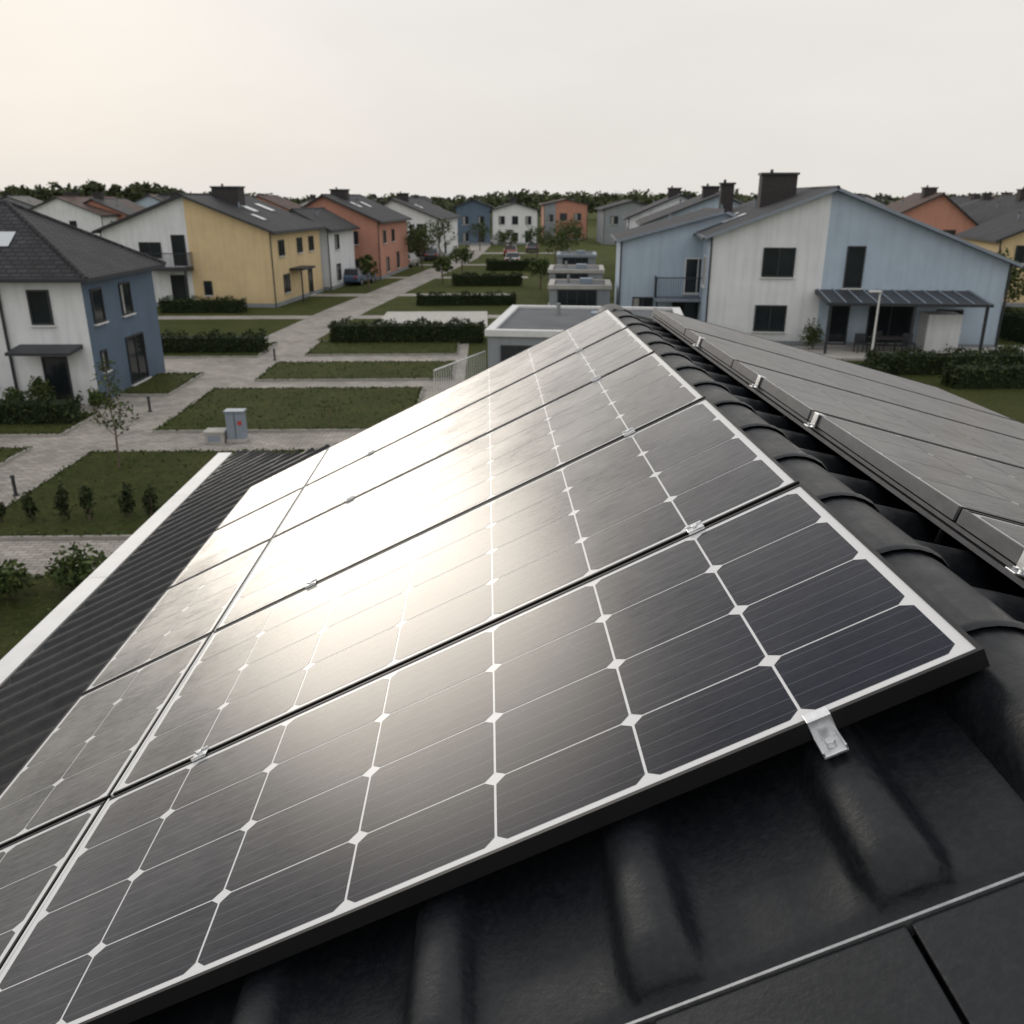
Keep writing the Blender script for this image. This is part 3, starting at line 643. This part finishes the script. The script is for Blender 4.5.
for i in range(760):
    y=random.uniform(250,430); x=(-.70+1.40*((i*0.6180339)%1))*y; h=random.uniform(6.6,8.6)+ (y-250)*.008+1.0*math.sin(x*.03)+.6*math.sin(x*.11)
    r=random.uniform(2.6,4.6)
    for k in range(4): P.append(blob_pts((x+random.uniform(-r,r)*.6,y,h*random.uniform(.45,.85)),(r*.9,r*.8,h*.18),26))
for i in range(60):
    y=random.uniform(235,270); x=random.uniform(-122,-86); h=random.uniform(8.5,11.5)
    for k in range(5): P.append(blob_pts((x+random.uniform(-1.5,1.5),y,h*random.uniform(.3,.9)),(2,2,h*.15),50))
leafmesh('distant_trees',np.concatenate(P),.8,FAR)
P=[]
for i in range(120):
    y=random.uniform(95,210); x=random.choice([-1,1])*random.uniform(8,.6*y)
    if 8<x<30: x+=25
    h=random.uniform(3,5.6); r=random.uniform(1.2,2.4)
    for k in range(5): P.append(blob_pts((x+random.uniform(-r,r)*.6,y+random.uniform(-r,r)*.5,h*random.uniform(.3,.8)),(r*.6,r*.6,h*.2),55))
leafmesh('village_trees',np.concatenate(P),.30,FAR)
# ---------------------------------------------------------------- street furniture
L_=empty('street_lamp',(17.2,38.2,0)); mb=MB(); mb.tube((0,0,0),(0,0,.5),.09,.08,TW,10); mb.tube((0,0,.5),(0,0,3.4),.05,.04,TW,10); mb.build('pole',L_)
mb=MB(); mb.tube((0,0,3.4),(-.12,0,3.46),.05,.06,TW,8); mb.box(-.48,-.11,3.43,.04,.11,3.50,TW); mb.box(-.44,-.08,3.415,-.1,.08,3.428,M['pane_light']); mb.build('lamp_head',L_,bevel=.01)
U=empty('utility_box',(-8.3,26.6,0)); mb=MB(); mb.box(0,0,.005,.62,.4,.12,M['concrete_light']); mb.box(.03,.03,.122,.59,.37,.98,M['paint_grey']); mb.box(-.01,-.01,.982,.63,.41,1.03,M['paint_grey']); mb.build('cabinet',U,bevel=.01)
mb=MB(); mb.box(.30,.018,.15,.315,.028,.95,TD); mb.box(.40,.02,.58,.52,.028,.70,M['red_sticker']); mb.build('door_details',U)
U=empty('junction_box',(-8.95,26.5,0)); mb=MB(); mb.box(0,0,.005,.6,.5,.34,M['concrete_light']); mb.box(-.03,-.03,.342,.63,.53,.40,M['concrete_light']); mb.box(.1,-.012,.08,.5,-.002,.28,M['paint_grey']); mb.build('body',U,bevel=.01)
def bollard(x,y):
    mb=MB(); mb.tube((x,y,0),(x,y,.03),.09,.09,TD,12); mb.tube((x,y,.03),(x,y,.5),.045,.045,TD,12); mb.tube((x,y,.5),(x,y,.56),.06,.05,TD,12); mb.build('bollard')
for q in ((-12.35,21.6),(-12.3,31),(-10.2,41.5),(-2.2,26.3)): bollard(*q)
F=empty('terrace_fence'); mb=MB(); railing(mb,-1.9,30.2,-.1,34.2,0,1.6,M['trim_white'],.18); mb.build('railing',F)
def car(x,y,ang,col):
    e=empty('parked_car',(x,y,0),ang); m=mat('car_paint',col,.3,coat=.8); mb=MB()
    prof=[(-2.1,.35),(-2.12,.75),(-1.95,.92),(-1.1,.98),(.9,.95),(1.9,.80),(2.12,.62),(2.1,.3)]
    n=len(prof); w=.86
    for s_ in (-w,w): mb.v+=[(a,s_,z) for a,z in prof]
    for k in range(n): mb.f.append((k,(k+1)%n,n+(k+1)%n,n+k)); mb.m.append(mb.mi(m))
    mb.f.append(tuple(range(n))[::-1]);mb.m.append(0);mb.f.append(tuple(range(n,2*n)));mb.m.append(0)
    mb.build('body',e,bevel=.06)
    mb=MB(); mb.hexa([(-1.9,-.8,.93),(1.05,-.8,.95),(1.05,.8,.95),(-1.9,.8,.93),(-1.45,-.62,1.42),(.3,-.62,1.45),(.3,.62,1.45),(-1.45,.62,1.42)],G_,m); mb.build('cabin',e,bevel=.04)
    mb=MB()
    for a in (-1.3,1.3):
        for s_ in (-.88,.70): mb.tube((a,s_,.32),(a,s_+.18,.32),.32,.32,M['rubber'],16); mb.tube((a,s_-.005,.32),(a,s_+.185,.32),.19,.19,M['galvanised'],12)
    mb.build('wheels',e)
    mb=MB(); mb.box(2.05,-.75,.58,2.13,-.45,.70,M['pane_light']); mb.box(2.05,.45,.58,2.13,.75,.70,M['pane_light']); mb.box(-2.14,-.78,.7,-2.05,-.5,.85,M['red_sticker']); mb.box(-2.14,.5,.7,-2.05,.78,.85,M['red_sticker']); mb.build('lights',e)
car(-11.6,80.5,1.3,(.05,.09,.16)); car(-6.5,112,1.4,(.05,.05,.055)); car(-9.0,102,1.4,(.4,.4,.4)); car(3.0,104,1.5,(.5,.5,.5)); car(6.5,128,1.5,(.06,.06,.07)); car(3.2,120,1.5,(.3,.05,.04)); car(-5.2,128,1.5,(.55,.55,.53))
# ---------------------------------------------------------------- light
AZ=math.radians(-27); EL=math.radians(15.5)
sd=Vector((math.sin(AZ)*math.cos(EL),math.cos(AZ)*math.cos(EL),math.sin(EL)))
sun=bpy.data.lights.new('sun','SUN'); sun.energy=.75; sun.angle=math.radians(22); sun.color=(1,.93,.83)
so=bpy.data.objects.new('sun',sun); C.objects.link(so); so.rotation_euler=sd.to_track_quat('Z','Y').to_euler()
w=bpy.data.worlds.new('World'); scn.world=w; w.use_nodes=True; nt=w.node_tree; bg=nt.nodes['Background']
sky=N(nt,'ShaderNodeTexSky',sky_type='NISHITA'); sky.sun_disc=False; sky.sun_elevation=EL; sky.sun_rotation=AZ; sky.dust_density=4; sky.air_density=1
tc=N(nt,'ShaderNodeTexCoord'); sep=N(nt,'ShaderNodeSeparateXYZ'); nt.links.new(tc.outputs['Generated'],sep.inputs[0])
g=mrange(nt,sep.outputs[2],0.05,1,0,1)
cloud=mix_c(nt,g,(8.1,7.8,7.4),(9.2,9.3,9.6))
cn=mrange(nt,noise(nt,tc.outputs['Generated'],2.0,5,.55,sc=(1,1,3)),.3,.7,.95,1.04)
x=N(nt,'ShaderNodeVectorMath',operation='SCALE'); nt.links.new(cloud,x.inputs[0]); nt.links.new(cn,x.inputs['Scale'])
mx=N(nt,'ShaderNodeMix',data_type='RGBA'); mx.inputs[0].default_value=.98; nt.links.new(sky.outputs[0],mx.inputs[6]); nt.links.new(x.outputs[0],mx.inputs[7])
nt.links.new(mx.outputs[2],bg.inputs['Color']); bg.inputs['Strength'].default_value=.1
# ---------------------------------------------------------------- camera
cam=bpy.data.cameras.new('camera'); co=bpy.data.objects.new('camera',cam); C.objects.link(co); scn.camera=co
cam.sensor_width=36; cam.lens=36*860/1024; cam.clip_end=5000; cam.clip_start=.05
co.location=(0,0,CZ); p=.350; yaw=-.028
fx=Vector((-math.sin(yaw)*math.cos(p),math.cos(yaw)*math.cos(p),-math.sin(p))); co.rotation_euler=fx.to_track_quat('-Z','Y').to_euler()
cam.dof.use_dof=True; cam.dof.focus_distance=2.2; cam.dof.aperture_fstop=5.6
scn.view_settings.view_transform='Standard'; scn.view_settings.look='None'; scn.view_settings.exposure=0
